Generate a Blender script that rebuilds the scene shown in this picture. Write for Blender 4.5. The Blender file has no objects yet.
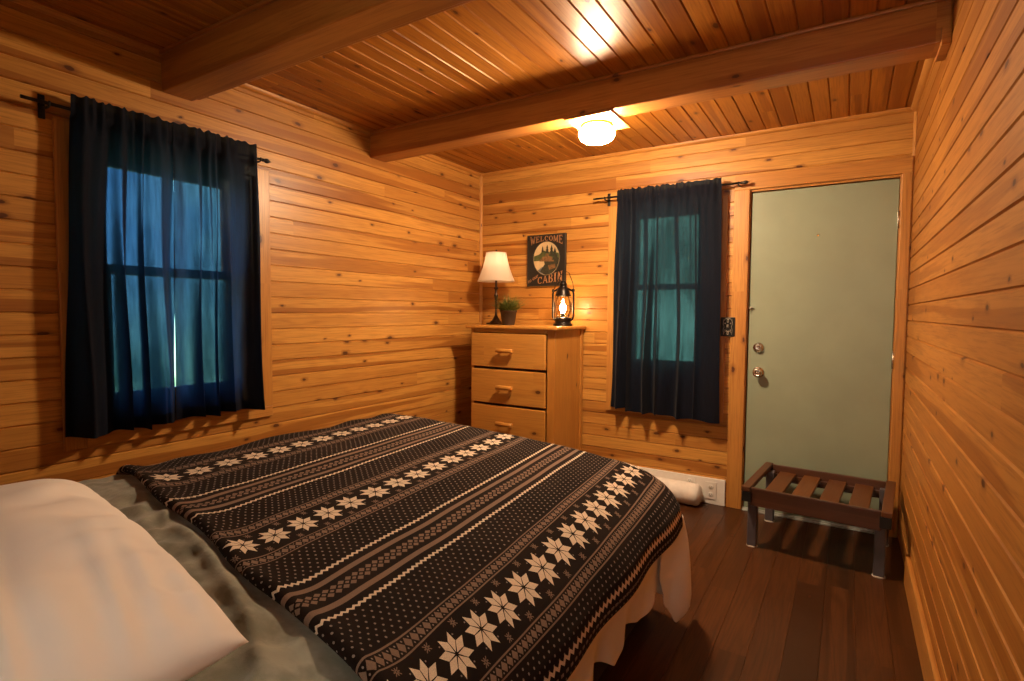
import bpy, bmesh, math, random
from mathutils import Vector, Matrix, noise as mnoise
random.seed(7)
PI = math.pi
SC = bpy.context.scene
COL = SC.collection
W, H = 2.912, 2.407          # room width (x) and height; back wall is y = 0
YF = -4.45                   # wall behind the camera

# ------------------------------------------------------------------ nodes
class S:
    """socket wrapper with arithmetic"""
    def __init__(s, t, sock): s.t, s.k = t, sock
    def _m(s, op, *a):
        n = s.t.nodes.new('ShaderNodeMath'); n.operation = op
        for i, v in enumerate((s,) + a):
            if isinstance(v, S): s.t.links.new(v.k, n.inputs[i])
            else: n.inputs[i].default_value = v
        return S(s.t, n.outputs[0])
    def __add__(s, o): return s._m('ADD', o)
    __radd__ = __add__
    def __sub__(s, o): return s._m('SUBTRACT', o)
    def __rsub__(s, o): return s._m('MULTIPLY', -1.0)._m('ADD', o)
    def __mul__(s, o): return s._m('MULTIPLY', o)
    __rmul__ = __mul__
    def __truediv__(s, o): return s._m('DIVIDE', o)
    def abs(s): return s._m('ABSOLUTE')
    def floor(s): return s._m('FLOOR')
    def fract(s): return s._m('FRACT')
    def max(s, o): return s._m('MAXIMUM', o)
    def min(s, o): return s._m('MINIMUM', o)
    def lt(s, o): return s._m('LESS_THAN', o)
    def gt(s, o): return s._m('GREATER_THAN', o)
    def ping(s, o): return s._m('PINGPONG', o)
    def sin(s): return s._m('SINE')
    def smooth(s, a, b, lo=0.0, hi=1.0):
        n = s.t.nodes.new('ShaderNodeMapRange'); n.interpolation_type = 'SMOOTHSTEP'
        s.t.links.new(s.k, n.inputs[0])
        for i, v in zip((1, 2, 3, 4), (a, b, lo, hi)): n.inputs[i].default_value = v
        return S(s.t, n.outputs[0])

class Mat:
    def __init__(s, name):
        s.m = bpy.data.materials.new(name); s.m.use_nodes = True
        s.t = s.m.node_tree; s.b = s.t.nodes['Principled BSDF']; s.out = s.t.nodes['Material Output']
    def N(s, typ, **kw):
        n = s.t.nodes.new(typ)
        for k, v in kw.items(): setattr(n, k, v)
        return n
    def L(s, a, b): s.t.links.new(a.k if isinstance(a, S) else a, b)
    def coord(s, kind='Object'):
        n = s.N('ShaderNodeTexCoord'); x = s.N('ShaderNodeSeparateXYZ'); s.L(n.outputs[kind], x.inputs[0])
        return [S(s.t, o) for o in x.outputs]
    def vec(s, *a):
        n = s.N('ShaderNodeCombineXYZ')
        for i, v in enumerate(a):
            if isinstance(v, S): s.L(v, n.inputs[i])
            else: n.inputs[i].default_value = v
        return n.outputs[0]
    def noise(s, v, scale=1.0, detail=2.0, rough=.5, dist=0.0):
        n = s.N('ShaderNodeTexNoise'); s.L(v, n.inputs['Vector'])
        n.inputs['Scale'].default_value = scale; n.inputs['Detail'].default_value = detail
        n.inputs['Roughness'].default_value = rough; n.inputs['Distortion'].default_value = dist
        return S(s.t, n.outputs[0])
    def white(s, a, b=0.0):
        n = s.N('ShaderNodeTexWhiteNoise', noise_dimensions='2D'); s.L(s.vec(a, b, 0.0), n.inputs['Vector'])
        x = s.N('ShaderNodeSeparateColor'); s.L(n.outputs['Color'], x.inputs[0])
        return [S(s.t, o) for o in x.outputs]
    def mix(s, fac, a, b, mode='MIX'):
        n = s.N('ShaderNodeMix', data_type='RGBA', blend_type=mode)
        for v, i in ((fac, 0), (a, 6), (b, 7)):
            if isinstance(v, S): s.L(v, n.inputs[i])
            elif hasattr(v, 'links'): s.L(v, n.inputs[i])
            elif i == 0: n.inputs[0].default_value = v
            else: n.inputs[i].default_value = (*v, 1)
        return n.outputs[2]
    def bump(s, h, strength=.3, dist=.01):
        n = s.N('ShaderNodeBump'); n.inputs['Strength'].default_value = strength; n.inputs['Distance'].default_value = dist
        s.L(h, n.inputs['Height']); s.L(n.outputs[0], s.b.inputs['Normal']); return n
    def set(s, **kw):
        for k, v in kw.items():
            i = s.b.inputs[{'rough': 'Roughness', 'spec': 'Specular IOR Level', 'metal': 'Metallic', 'coat': 'Coat Weight', 'coatr': 'Coat Roughness',
                            'sheen': 'Sheen Weight', 'sheenr': 'Sheen Roughness', 'trans': 'Transmission Weight', 'ior': 'IOR', 'alpha': 'Alpha',
                            'ecol': 'Emission Color', 'estr': 'Emission Strength', 'col': 'Base Color', 'sss': 'Subsurface Weight'}[k]]
            if isinstance(v, S): s.L(v, i)
            elif hasattr(v, 'links'): s.L(v, i)
            elif isinstance(v, tuple): i.default_value = (*v, 1)
            else: i.default_value = v
        return s

def wood(name, along, across, pitch, phase, seg, light, mid, dark, knot=(.075, .018, .005), rough=.40, coat=.14,
         tone=.55, band=.9, knots=.21, fig=.5, spec=.4):
    """boards running along one axis: tone per board, heartwood bands, fine grain and knots"""
    m = Mat(name); P = m.coord(); a, b = P[along], P[across]
    other = P[3 - along - across]
    i = ((b - phase) / pitch).floor() if pitch else b * 0.0
    r = m.white(i, 3.7)
    sg = (a / seg + r[0] * 7.3).floor()
    q = m.white(i, sg)
    if not pitch: b = b + other * .9
    a2 = a + q[0] * 37.0 + other * .05
    warp = m.noise(m.vec(a2 * 1.3, b * 7.0, q[1] * 30), 1.0, 2.0, .5)
    # large heartwood streaks
    hb = m.noise(m.vec(a2 * .55, b * 17.0 + warp * .8, q[1] * 30), 1.0, 1.5, .45)
    heart = hb.smooth(.50, .56) * band * q[2].smooth(.25, .75, .35, 1.0)
    # cathedral figure
    fg = m.noise(m.vec(a2 * .8, b * 10.0, q[2] * 30), 1.0, 1.0, .4, .3)
    ring = (fg * 11.0).ping(.5) * 2.0
    fine = m.noise(m.vec(a2 * 5.0, b * 130.0, other * 40), 1.0, 3.0, .6)
    c = m.mix(heart, light, mid)
    c = m.mix(ring.smooth(.35, 1.0) * (fig * .42), c, mid)
    c = m.mix(fine.smooth(.42, .72) * .42, c, dark)
    c = m.mix(q[1].smooth(.45, 1.0) * tone, c, mid)
    c = m.mix(q[0].smooth(.8, 1.0) * tone * .5, c, dark)
    # knots
    v = m.N('ShaderNodeTexVoronoi', feature='F1', voronoi_dimensions='2D')
    dn = m.noise(m.vec(a * 30, b * 30, other * 10), 1.0, 2.0) - .5
    m.L(m.vec(a * 5.6 + r[1] * 20 + dn * .10, (b - phase) * 11.5 + dn * .16, 0.0), v.inputs['Vector'])
    v.inputs['Scale'].default_value = 1.0
    d = S(m.t, v.outputs['Distance']); x = m.N('ShaderNodeSeparateColor'); m.L(v.outputs['Color'], x.inputs[0])
    act = S(m.t, x.outputs[0]).lt(knots); rad = S(m.t, x.outputs[1]) * .085 + .045
    k = (d / rad).smooth(.7, 1.15, 1.0, 0.0) * act
    halo = (d / rad).smooth(.9, 2.7, .55, 0.0) * act
    c = m.mix(halo, c, dark); c = m.mix(k * .93, c, knot)
    m.set(col=c, rough=rough, coat=coat, coatr=.28, spec=spec)
    m.bump(fine * .4 + ring * .2, .12, .002)
    return m.m

LIGHT, MID, DARK = (.61, .305, .066), (.33, .122, .021), (.17, .048, .009)
M = {}
M['wall_x'] = wood('pine boards along x', 0, 2, .0857, .012, 3.7, LIGHT, MID, DARK)
M['wall_y'] = wood('pine boards along y', 1, 2, .0853, .742 - .0853 * 8, 3.7, LIGHT, MID, DARK)
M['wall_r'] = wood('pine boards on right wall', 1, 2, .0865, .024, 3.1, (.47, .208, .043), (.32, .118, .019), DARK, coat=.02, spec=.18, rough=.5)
M['ceil'] = wood('varnished ceiling boards', 1, 0, .0875, .06, 2.6, (.45, .178, .024), (.27, .086, .011), (.13, .032, .006), rough=.36, coat=.05, knots=.2, spec=.15)
M['beam'] = wood('beam timber', 0, 1, 0, 0, 6, (.48, .20, .042), (.33, .11, .02), DARK, knots=.10, band=.8, coat=.2)
M['trim_z'] = wood('pine trim upright', 2, 0, 0, 0, 6, (.55, .26, .058), (.42, .165, .03), DARK, knots=.12, band=.4)
M['trim_zy'] = wood('pine trim upright side wall', 2, 1, 0, 0, 6, (.55, .26, .058), (.42, .165, .03), DARK, knots=.12, band=.4)
M['trim_x'] = wood('pine trim along x', 0, 2, 0, 0, 6, (.55, .26, .058), (.42, .165, .03), DARK, knots=.1, band=.4)
M['trim_y'] = wood('pine trim along y', 1, 2, 0, 0, 6, (.55, .26, .058), (.42, .165, .03), DARK, knots=.08, band=.4)
M['floor'] = wood('dark floor planks', 1, 0, .115, .05, 1.1, (.088, .030, .0085), (.046, .0155, .0045), (.016, .006, .0025), rough=.36, coat=.06, knots=.02, band=.9, tone=1.0, fig=1.3, spec=.25)
M['dress_x'] = wood('dresser pine along x', 0, 2, .125, .02, 3, (.53, .25, .05), (.44, .178, .03), (.24, .09, .02), knots=.07, band=.45, tone=.3, rough=.33)
M['dress_z'] = wood('dresser pine upright', 2, 1, .11, .02, 3, (.51, .235, .046), (.41, .16, .027), (.24, .09, .02), knots=.06, band=.5, tone=.35, rough=.33)
M['rack_y'] = wood('walnut rail wood', 1, 2, 0, 0, 3, (.13, .049, .018), (.085, .031, .012), (.06, .02, .008), knots=.0, rough=.4, coat=.05, spec=.3)
M['rack_x'] = wood('walnut rail wood along x', 0, 2, 0, 0, 3, (.10, .041, .022), (.066, .027, .015), (.04, .015, .008), knots=.0, rough=.3)
M['rack_slat'] = wood('reddish slat wood', 1, 0, 0, 0, 3, (.155, .058, .014), (.115, .040, .010), (.06, .02, .005), knots=.0, rough=.42, coat=.05, spec=.25)

def plain(name, col, rough=.5, metal=0.0, noise=0.0, scale=30, bump=0.0, **kw):
    m = Mat(name)
    P = m.N('ShaderNodeTexCoord').outputs['Object']
    n = m.noise(P, scale, 4.0, .55)
    c = m.mix(n.smooth(.3, .7, 0.0, 1.0), tuple(x * (1 - noise) for x in col), tuple(min(1, x * (1 + noise)) for x in col))
    m.set(col=c, rough=rough, metal=metal, **kw)
    if bump: m.bump(n, bump, .004)
    return m.m

M['door'] = plain('sage green door paint', (.265, .315, .225), .42, noise=.05, scale=3, bump=.03)
M['white_paint'] = plain('white painted board', (.74, .72, .68), .45, noise=.03)
M['plastic'] = plain('white plastic', (.72, .70, .66), .35, noise=.01)
M['slot'] = plain('dark slot', (.02, .018, .016), .6)
M['nickel'] = plain('satin nickel', (.62, .58, .52), .24, 1.0, noise=.06)
M['steel'] = plain('threshold metal', (.42, .45, .43), .45, .6, noise=.03)
M['brass'] = plain('brass', (.72, .48, .18), .25, 1.0, noise=.05)
M['iron'] = plain('black iron', (.012, .011, .010), .45, .3, noise=.2)
M['bronze'] = plain('dark bronze', (.045, .026, .016), .35, .7, noise=.3, scale=18)
M['lantern'] = plain('blackened lantern metal', (.022, .019, .017), .33, .75, noise=.3)
M['pot'] = plain('dark brown pot', (.030, .017, .011), .55, noise=.2, scale=20)
M['soil'] = plain('soil', (.02, .012, .008), .9, noise=.4, scale=60, bump=.5)
M['sheet'] = plain('white cotton sheet', (.80, .79, .79), .85, noise=.03, scale=4, sheen=.15)
M['base'] = plain('dark grey bed base fabric', (.030, .030, .033), .9, noise=.2, scale=200)
M['mattress'] = plain('mattress ticking', (.62, .6, .57), .85, noise=.05)
M['roll'] = plain('white wrapped roll', (.74, .71, .67), .7, noise=.06, scale=25, bump=.5)
M['rack_leg'] = plain('dark painted leg', (.085, .075, .085), .33, noise=.15, scale=10)
M['rack_black'] = plain('black end cap', (.008, .007, .007), .5)
M['felt'] = plain('pale felt foot pad', (.5, .46, .4), .8)
M['sign_black'] = plain('black painted sign board', (.010, .008, .006), .5, noise=.2)
M['sign_text'] = plain('orange tan lettering', (.33, .155, .065), .55, noise=.15, scale=60)
M['sign_rim'] = plain('dark relief rim', (.03, .022, .014), .5)
M['pic_sky'] = plain('cream picture sky', (.52, .38, .20), .6, noise=.1)
M['pic_green'] = plain('olive picture hills', (.06, .075, .02), .6, noise=.3, scale=60)
M['pic_brown'] = plain('brown picture cabin', (.17, .085, .03), .6, noise=.35, scale=70)
M['pic_dark'] = plain('dark picture pines', (.025, .025, .012), .6, noise=.4, scale=60)
M['pic_blue'] = plain('grey blue picture water', (.13, .13, .14), .5, noise=.2, scale=50)
M['plate'] = plain('black embossed switch plate', (.016, .014, .012), .4, .4, noise=.2)
M['relief'] = plain('worn pewter relief', (.34, .30, .24), .4, .6, noise=.35, scale=120)
M['dark_gap'] = plain('shadow gap black', (.01, .008, .006), .9)

def glass_mat(name, tint=(1, 1, 1), refl=.08):
    m = Mat(name); t = m.t
    tr = m.N('ShaderNodeBsdfTransparent'); tr.inputs[0].default_value = (*tint, 1)
    gl = m.N('ShaderNodeBsdfGlossy'); gl.inputs['Roughness'].default_value = .03
    lw = m.N('ShaderNodeLayerWeight'); lw.inputs['Blend'].default_value = .25
    f = S(t, lw.outputs['Fresnel']) * .8 + refl * .3
    mx = m.N('ShaderNodeMixShader'); m.L(f, mx.inputs[0]); m.L(tr.outputs[0], mx.inputs[1]); m.L(gl.outputs[0], mx.inputs[2])
    m.L(mx.outputs[0], m.out.inputs[0]); t.nodes.remove(m.b); return m.m
M['glass'] = glass_mat('window glass', (.95, .98, .97))
M['lamp_glass'] = glass_mat('lantern glass', (.97, .95, .92))

def curtain_mat(name, see, tr, base):
    m = Mat(name)
    u = m.coord('UV')
    weave = m.noise(m.vec(u[0] * 900, u[1] * 900, 0.0), 1.0, 1.0)
    m.set(col=base, rough=.8, sheen=.04, sheenr=.5, spec=.1); m.bump(weave, .1, .001)
    slub = m.noise(m.vec(u[0] * 150, u[1] * 9, 0.0), 1.0, 2.0).smooth(.3, .7, .8, 1.2)
    tp = m.N('ShaderNodeBsdfTransparent'); tp.inputs[0].default_value = (*see, 1)
    tl = m.N('ShaderNodeBsdfTranslucent'); tl.inputs[0].default_value = (*tr, 1)
    a1 = m.N('ShaderNodeMixShader'); m.L(slub * .30, a1.inputs[0]); m.L(m.b.outputs[0], a1.inputs[1]); m.L(tl.outputs[0], a1.inputs[2])
    lw = m.N('ShaderNodeLayerWeight'); lw.inputs['Blend'].default_value = .5
    face = S(m.t, lw.outputs['Facing']).smooth(.0, .34, 1.0, .0)
    a2 = m.N('ShaderNodeMixShader'); m.L(slub * face * .085, a2.inputs[0]); m.L(a1.outputs[0], a2.inputs[1]); m.L(tp.outputs[0], a2.inputs[2])
    m.L(a2.outputs[0], m.out.inputs[0]); return m.m
M['curtain'] = curtain_mat('navy curtain cloth', (.26, .45, .66), (.03, .06, .11), (.0075, .0095, .019))

def shade_mat():
    m = Mat('cream lamp shade')
    m.set(col=(.78, .70, .58), rough=.8)
    tl = m.N('ShaderNodeBsdfTranslucent'); tl.inputs[0].default_value = (.84, .72, .56, 1)
    a = m.N('ShaderNodeMixShader'); a.inputs[0].default_value = .5
    m.L(m.b.outputs[0], a.inputs[1]); m.L(tl.outputs[0], a.inputs[2]); m.L(a.outputs[0], m.out.inputs[0]); return m.m
M['shade'] = shade_mat()

def emit(name, col, s):
    m = Mat(name); e = m.N('ShaderNodeEmission'); e.inputs[0].default_value = (*col, 1); e.inputs[1].default_value = s
    m.L(e.outputs[0], m.out.inputs[0]); return m.m
WARM = (1.0, .70, .43)
M['globe'] = emit('lit opal globe', WARM, 262)
M['bulb'] = emit('lit filament bulb', (1.0, .62, .28), 85)
M['lampbulb'] = emit('lit lamp bulb', (1.0, .68, .42), 7)

def grass_mat():
    m = Mat('plant green'); P = m.coord()
    n = m.noise(m.vec(P[0] * 60, P[1] * 60, P[2] * 25), 1.0, 2.0)
    m.set(col=m.mix(n.smooth(.35, .65), (.035, .065, .012), (.16, .21, .045)), rough=.5); return m.m
M['leaf'] = grass_mat()

def cloth(name, c1, c2, scale, bump, sheen, bscale=500):
    m = Mat(name); P = m.N('ShaderNodeTexCoord').outputs['Object']
    n = m.noise(P, scale, 4.0, .6); f = m.noise(P, bscale, 2.0, .6)
    m.set(col=m.mix(n.smooth(.35, .65), c1, c2), rough=.9, sheen=sheen, sheenr=.45, spec=.15); m.bump(f * .5 + n * .5, bump, .003); return m.m
M['fleece'] = cloth('sage grey fleece', (.19, .205, .17), (.31, .325, .275), 13, .5, .35)
M['pillow'] = cloth('white pillowcase', (.82, .80, .79), (.86, .84, .82), 3, .04, .1)

def throw_mat():
    """nordic knit: flower rows, diamond bands, zigzags, stripes and dots from the cloth's own UV (metres)"""
    m = Mat('nordic knit throw'); uv = m.coord('UV'); u, v = uv[0], uv[1]
    k = m.noise(m.vec(u * 5, v * 5, 0.0), 1.0, 2.0)
    u = u + (k - .5) * .006
    PV = .64
    f = (v + PV * 8).ping(PV / 2)                # distance from nearest flower row
    sgn = 1
    def cell(p, off=0.0): return ((u + off + 40.0) / p).fract() * p - p / 2
    # flowers, eight pointed
    pf = .111; du = cell(pf).abs(); R = .051
    hi, lo = du.max(f), du.min(f)
    A = hi * .9239 + lo * .3827; B = (lo * .9239 - hi * .3827).abs()
    fl = (B / (R * .215) + (A / R - .56).abs() / .47).lt(1.0)
    # small stars between the flowers
    ds = cell(pf, pf / 2).abs(); fv = (f - .054).abs(); rr = ds.max(fv)
    st = rr.lt(.0095) * (ds.lt(.0016).max(fv.lt(.0016)).max((ds - fv).abs().lt(.0018))) * rr.gt(.0018)
    # sparse dots beside the stars
    dq = cell(pf / 2).abs(); sp = (dq * dq + (f - .036) * (f - .036)).lt(.0022 ** 2) 
    # diamond band
    g = f - .0875; gb = g.abs()
    line = (gb - .0165).abs().lt(.0019)
    dd = cell(.0255).abs(); dia = (dd / .0118 + gb / .0125).lt(1.0)
    de = cell(.0255, .01275).abs(); ddt = ((de * de + (gb - .0085) * (gb - .0085)).lt(.0021 ** 2))
    # dots
    pd = .026; row = ((f - .112) / (pd * .62)).floor(); ro = row * pd * .5
    dx = ((u + ro + 40.0) / pd).fract() * pd - pd / 2; dy = ((f - .112) / (pd * .62)).fract() * (pd * .62) - pd * .31
    dots = (dx * dx + dy * dy).lt(.0031 ** 2) * f.gt(.112) * f.lt(.225)
    # zigzag, stripe, centre ornament
    tri = ((u + 40.0) / .020).ping(.5) * .016 - .004
    zz = (f - .240 - tri).abs().lt(.0042)
    stp = (f - .276).abs().lt(.0085)
    do = cell(.027).abs(); fo = (f - .309).abs(); orn = (do / .0115 + fo / .009).lt(1.0)
    do2 = cell(.027, .0135).abs(); fo2 = (f - .320).abs(); orn2 = (do2 / .0075 + fo2 / .006).lt(1.0)
    # hem zigzag on the side drop
    inhem = v.gt(.64 + .150)
    tri2 = ((u + 40.0) / .026).ping(.5) * .020 - .005
    hz = (v - (.64 + .178) - tri2).abs().lt(.0050)
    hb = (v - (.64 + .201)).abs().lt(.004) * dd.gt(.006)
    cream = fl.max(zz * (1 - inhem)).max(hz)
    taupe = line.max(dia).max(stp * (1 - inhem)).max(orn).max(orn2).max(st).max(hb)
    gdot = dots.max(sp).max(ddt)
    fuzz = m.noise(m.vec(u * 420, v * 420, 0.0), 1.0, 2.0, .6)
    c = m.mix(k.smooth(.3, .7), (.010, .0062, .005), (.016, .010, .0078))
    c = m.mix(taupe * .92, c, (.24, .165, .125)); c = m.mix(gdot * .9, c, (.30, .25, .22)); c = m.mix(cream, c, (.72, .60, .47))
    c = m.mix(fuzz.smooth(.35, .7) * .3, c, (.02, .013, .011))
    m.set(col=c, rough=.95, sheen=.02, sheenr=.5, spec=.06)
    m.bump(fuzz * .6 + cream.max(taupe) * .5, .35, .002); return m.m
M['throw'] = throw_mat()

# ------------------------------------------------------------------ mesh helpers
def BM(): return bmesh.new()
def merge(bm, src, M4=None):
    if M4 is not None: src.transform(M4)
    me = bpy.data.meshes.new('tmp'); src.to_mesh(me); src.free(); bm.from_mesh(me); bpy.data.meshes.remove(me)
def box(bm, a, b, bev=.002, seg=2, M4=None):
    t = BM(); bmesh.ops.create_cube(t, size=1)
    for v in t.verts: v.co = Vector(((a[i] + b[i]) / 2 + v.co[i] * (b[i] - a[i])) for i in range(3))
    if bev: bmesh.ops.bevel(t, geom=t.edges[:], offset=bev, segments=seg, affect='EDGES', profile=.5)
    merge(bm, t, M4); return bm
def lathe(bm, prof, n=32, c=(0, 0, 0), M4=None):
    t = BM(); rings = []
    for r, z in prof:
        rings.append([t.verts.new((0, 0, z))] if r < 1e-6 else [t.verts.new((r * math.cos(2 * PI * i / n), r * math.sin(2 * PI * i / n), z)) for i in range(n)])
    for A, B in zip(rings, rings[1:]):
        for i in range(n):
            j = (i + 1) % n
            if len(A) == 1 and len(B) == 1: continue
            if len(A) == 1: t.faces.new((A[0], B[j], B[i]))
            elif len(B) == 1: t.faces.new((A[i], A[j], B[0]))
            else: t.faces.new((A[i], A[j], B[j], B[i]))
    for f in t.faces: f.smooth = True
    bmesh.ops.recalc_face_normals(t, faces=t.faces[:])
    merge(bm, t, (Matrix.Translation(c) @ M4) if M4 is not None else Matrix.Translation(c)); return bm
def tube(bm, pts, r, n=10, cap=True):
    t = BM(); pts = [Vector(p) for p in pts]; rings = []; up = None
    for i, p in enumerate(pts):
        d = (pts[min(i + 1, len(pts) - 1)] - pts[max(i - 1, 0)]).normalized()
        if up is None: up = d.orthogonal().normalized()
        up = (up - d * up.dot(d)).normalized(); s = d.cross(up)
        rr = r[i] if isinstance(r, (list, tuple)) else r
        rings.append([t.verts.new(p + (up * math.cos(2 * PI * k / n) + s * math.sin(2 * PI * k / n)) * rr) for k in range(n)])
    for A, B in zip(rings, rings[1:]):
        for k in range(n): t.faces.new((A[k], A[(k + 1) % n], B[(k + 1) % n], B[k])).smooth = True
    if cap: t.faces.new(rings[0][::-1]); t.faces.new(rings[-1])
    bmesh.ops.recalc_face_normals(t, faces=t.faces[:]); merge(bm, t); return bm
def prism(bm, poly, y0, y1):
    """polygon in (x, z) extruded between y0 and y1"""
    t = BM(); A = [t.verts.new((x, y0, z)) for x, z in poly]; B = [t.verts.new((x, y1, z)) for x, z in poly]
    t.faces.new(A); t.faces.new(B[::-1]); n = len(poly)
    for i in range(n): t.faces.new((A[i], B[i], B[(i + 1) % n], A[(i + 1) % n]))
    bmesh.ops.recalc_face_normals(t, faces=t.faces[:]); merge(bm, t); return bm
def grid(bm, fn, nu, nv, uv=None, smooth=True):
    V = [[bm.verts.new(fn(i / nu, j / nv)) for j in range(nv + 1)] for i in range(nu + 1)]
    lay = bm.loops.layers.uv.verify() if uv else None
    for i in range(nu):
        for j in range(nv):
            idx = ((i, j), (i + 1, j), (i + 1, j + 1), (i, j + 1))
            f = bm.faces.new([V[a][b] for a, b in idx]); f.smooth = smooth
            if uv:
                for l, (a, b) in zip(f.loops, idx): l[lay].uv = uv(a / nu, b / nv)
    return V
def obj(name, bm, mat, parent=None, loc=None, kind=None, label=None):
    me = bpy.data.meshes.new(name); bm.to_mesh(me); bm.free()
    if mat is not None: me.materials.append(mat)
    o = bpy.data.objects.new(name, me); COL.objects.link(o)
    if parent is not None: o.parent = parent
    if loc is not None: o.location = loc
    if kind: o['kind'] = kind
    if label: o['label'] = label
    return o
def tag(o, label, cat, group=None):
    o['label'] = label; o['category'] = cat
    if group: o['group'] = group
    return o
def thing(name, label, cat, loc=(0, 0, 0), rz=0.0, group=None):
    o = bpy.data.objects.new(name, None); o.empty_display_size = .05; COL.objects.link(o)
    o.location = loc; o.rotation_euler = (0, 0, rz); return tag(o, label, cat, group)
def struct(name, bm, mat, parent=None, label=None, cat=None):
    o = obj(name, bm, mat, parent)
    if parent is None:
        o['kind'] = 'structure'
        if label: o['label'] = label
        if cat: o['category'] = cat
    return o
def sroot(name, label, cat, loc=(0, 0, 0)):
    o = bpy.data.objects.new(name, None); o.empty_display_size = .05; COL.objects.link(o); o.location = loc
    o['kind'] = 'structure'; o['label'] = label; o['category'] = cat; return o
RX = lambda a: Matrix.Rotation(a, 4, 'X')
RY = lambda a: Matrix.Rotation(a, 4, 'Y')
RZ = lambda a: Matrix.Rotation(a, 4, 'Z')
T = lambda *p: Matrix.Translation(p)

def boards(name, a0, a1, b0, b1, pitch, phase, gw, gd, fmap, mat, openings=(), thick=.12, label=None, cat=None):
    """a board-clad surface: every groove is modelled; openings are cut right through"""
    bm = BM(); lv = {b0: None, b1: None}
    g = phase + math.ceil((b0 - phase) / pitch) * pitch
    prof = []
    while g < b1:
        prof += [(g - gw / 2, 0.0), (g - gw * .12, gd), (g + gw * .12, gd), (g + gw / 2, 0.0)]; g += pitch
    prof = [(b0 - 1, 0.0)] + prof + [(b1 + 1, 0.0)]
    def dep(b):
        for (p, d), (q, e) in zip(prof, prof[1:]):
            if p <= b <= q: return d + (e - d) * (b - p) / max(q - p, 1e-9)
        return 0.0
    L = sorted({b0, b1} | {p for p, _ in prof if b0 < p < b1} | {z for o in openings for z in o[2:] if b0 < z < b1})
    def spans(p, q):
        s = [(a0, a1)]
        for o in openings:
            if o[2] < (p + q) / 2 < o[3]:
                s = [x for (u, w) in s for x in ((u, min(w, o[0])), (max(u, o[1]), w)) if x[1] - x[0] > 1e-6]
        return s
    def quad(P): bm.faces.new([bm.verts.new(fmap(*p)) for p in P])
    for p, q in zip(L, L[1:]):
        for u, w in spans(p, q): quad([(u, p, dep(p)), (w, p, dep(p)), (w, q, dep(q)), (u, q, dep(q))])
    L2 = sorted({b0, b1} | {z for o in openings for z in o[2:] if b0 < z < b1})
    for p, q in zip(L2, L2[1:]):
        for u, w in spans(p, q): quad([(u, p, thick), (u, q, thick), (w, q, thick), (w, p, thick)])
    for o in openings:
        for e in o[:2]: quad([(e, o[2], .006), (e, o[3], .006), (e, o[3], thick), (e, o[2], thick)])
        for e in o[2:]:
            if b0 < e < b1: quad([(o[0], e, .006), (o[1], e, .006), (o[1], e, thick), (o[0], e, thick)])
    for e in (a0, a1): quad([(e, b0, 0), (e, b1, 0), (e, b1, thick), (e, b0, thick)])
    for e in (b0, b1):
        for u, w in spans(e + (1e-4 if e == b0 else -1e-4), e + (1e-4 if e == b0 else -1e-4)): quad([(u, e, 0), (w, e, 0), (w, e, thick), (u, e, thick)])
    bmesh.ops.remove_doubles(bm, verts=bm.verts[:], dist=1e-5)
    bmesh.ops.recalc_face_normals(bm, faces=bm.faces[:])
    return struct(name, bm, mat, label=label, cat=cat)

# ------------------------------------------------------------------ the room
# glazed openings: left wall (y, z) and back wall (x, z)
LW = (-2.80, -2.035, .78, 1.955)
BW = (1.21, 1.875, .845, 1.985)
FW = (1.90, 2.78, .95, 2.08)  # opening for the unseen window added behind the camera
DR = (2.075, 2.862, 0.0, 2.045)
boards('wall_left', YF - .12, 0, 0, H, .0853, .742 - .0853 * 8, .010, .0065, lambda a, b, d: (-d, a, b), M['wall_y'], [LW],
       label='honey pine plank wall with the wide curtained window', cat='wall')
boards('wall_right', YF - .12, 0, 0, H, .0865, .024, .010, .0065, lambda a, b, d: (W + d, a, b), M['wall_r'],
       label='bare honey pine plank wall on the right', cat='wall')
boards('wall_back', -.12, W + .12, 0, H, .0857, .012, .010, .0065, lambda a, b, d: (a, d, b), M['wall_x'], [BW, DR],
       label='honey pine plank wall with the green door', cat='wall')
boards('wall_front', -.12, W + .12, 0, H, .0857, .012, .010, .0065, lambda a, b, d: (a, YF - d, b), M['wall_x'], [FW],
       label='pine plank wall behind the bed head', cat='wall')
boards('ceiling', YF - .12, .12, -.12, W + .12, .0875, .06, .010, .006, lambda a, b, d: (b, a, H + d), M['ceil'],
       label='varnished tongue and groove pine ceiling', cat='ceiling')
boards('floor', YF - .12, .12, -.12, W + .12, .115, .05, .0028, .0016, lambda a, b, d: (b, a, -d), M['floor'],
       label='dark brown wooden plank floor', cat='floor')

# trims
def qround(bm, p0, p1, d1, d2, r=.016, n=6):
    t = BM(); A = []; p0, p1, d1, d2 = map(Vector, (p0, p1, d1, d2))
    pr = [Vector()] + [d1 * r * math.cos(PI / 2 * i / n) + d2 * r * math.sin(PI / 2 * i / n) for i in range(n + 1)]
    for P in (p0, p1): A.append([t.verts.new(P + q) for q in pr])
    k = len(pr)
    for i in range(k): t.faces.new((A[0][i], A[0][(i + 1) % k], A[1][(i + 1) % k], A[1][i]))
    t.faces.new(A[0]); t.faces.new(A[1][::-1]); bmesh.ops.recalc_face_normals(t, faces=t.faces[:]); merge(bm, t); return bm
struct('trim_1', qround(BM(), (0, 0, 0), (0, 0, H), (1, 0, 0), (0, -1, 0), .02), M['trim_z'], label='thin pine corner strip behind the table lamp', cat='trim')
struct('trim_2', qround(BM(), (W, 0, 0), (W, 0, H), (-1, 0, 0), (0, -1, 0), .012), M['trim_z'], label='thin pine corner strip beside the door', cat='trim')
struct('trim_3', qround(BM(), (W, YF, H), (W, 0, H), (-1, 0, 0), (0, 0, -1), .028), M['trim_y'], label='pine crown strip above the right wall', cat='trim')
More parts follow.
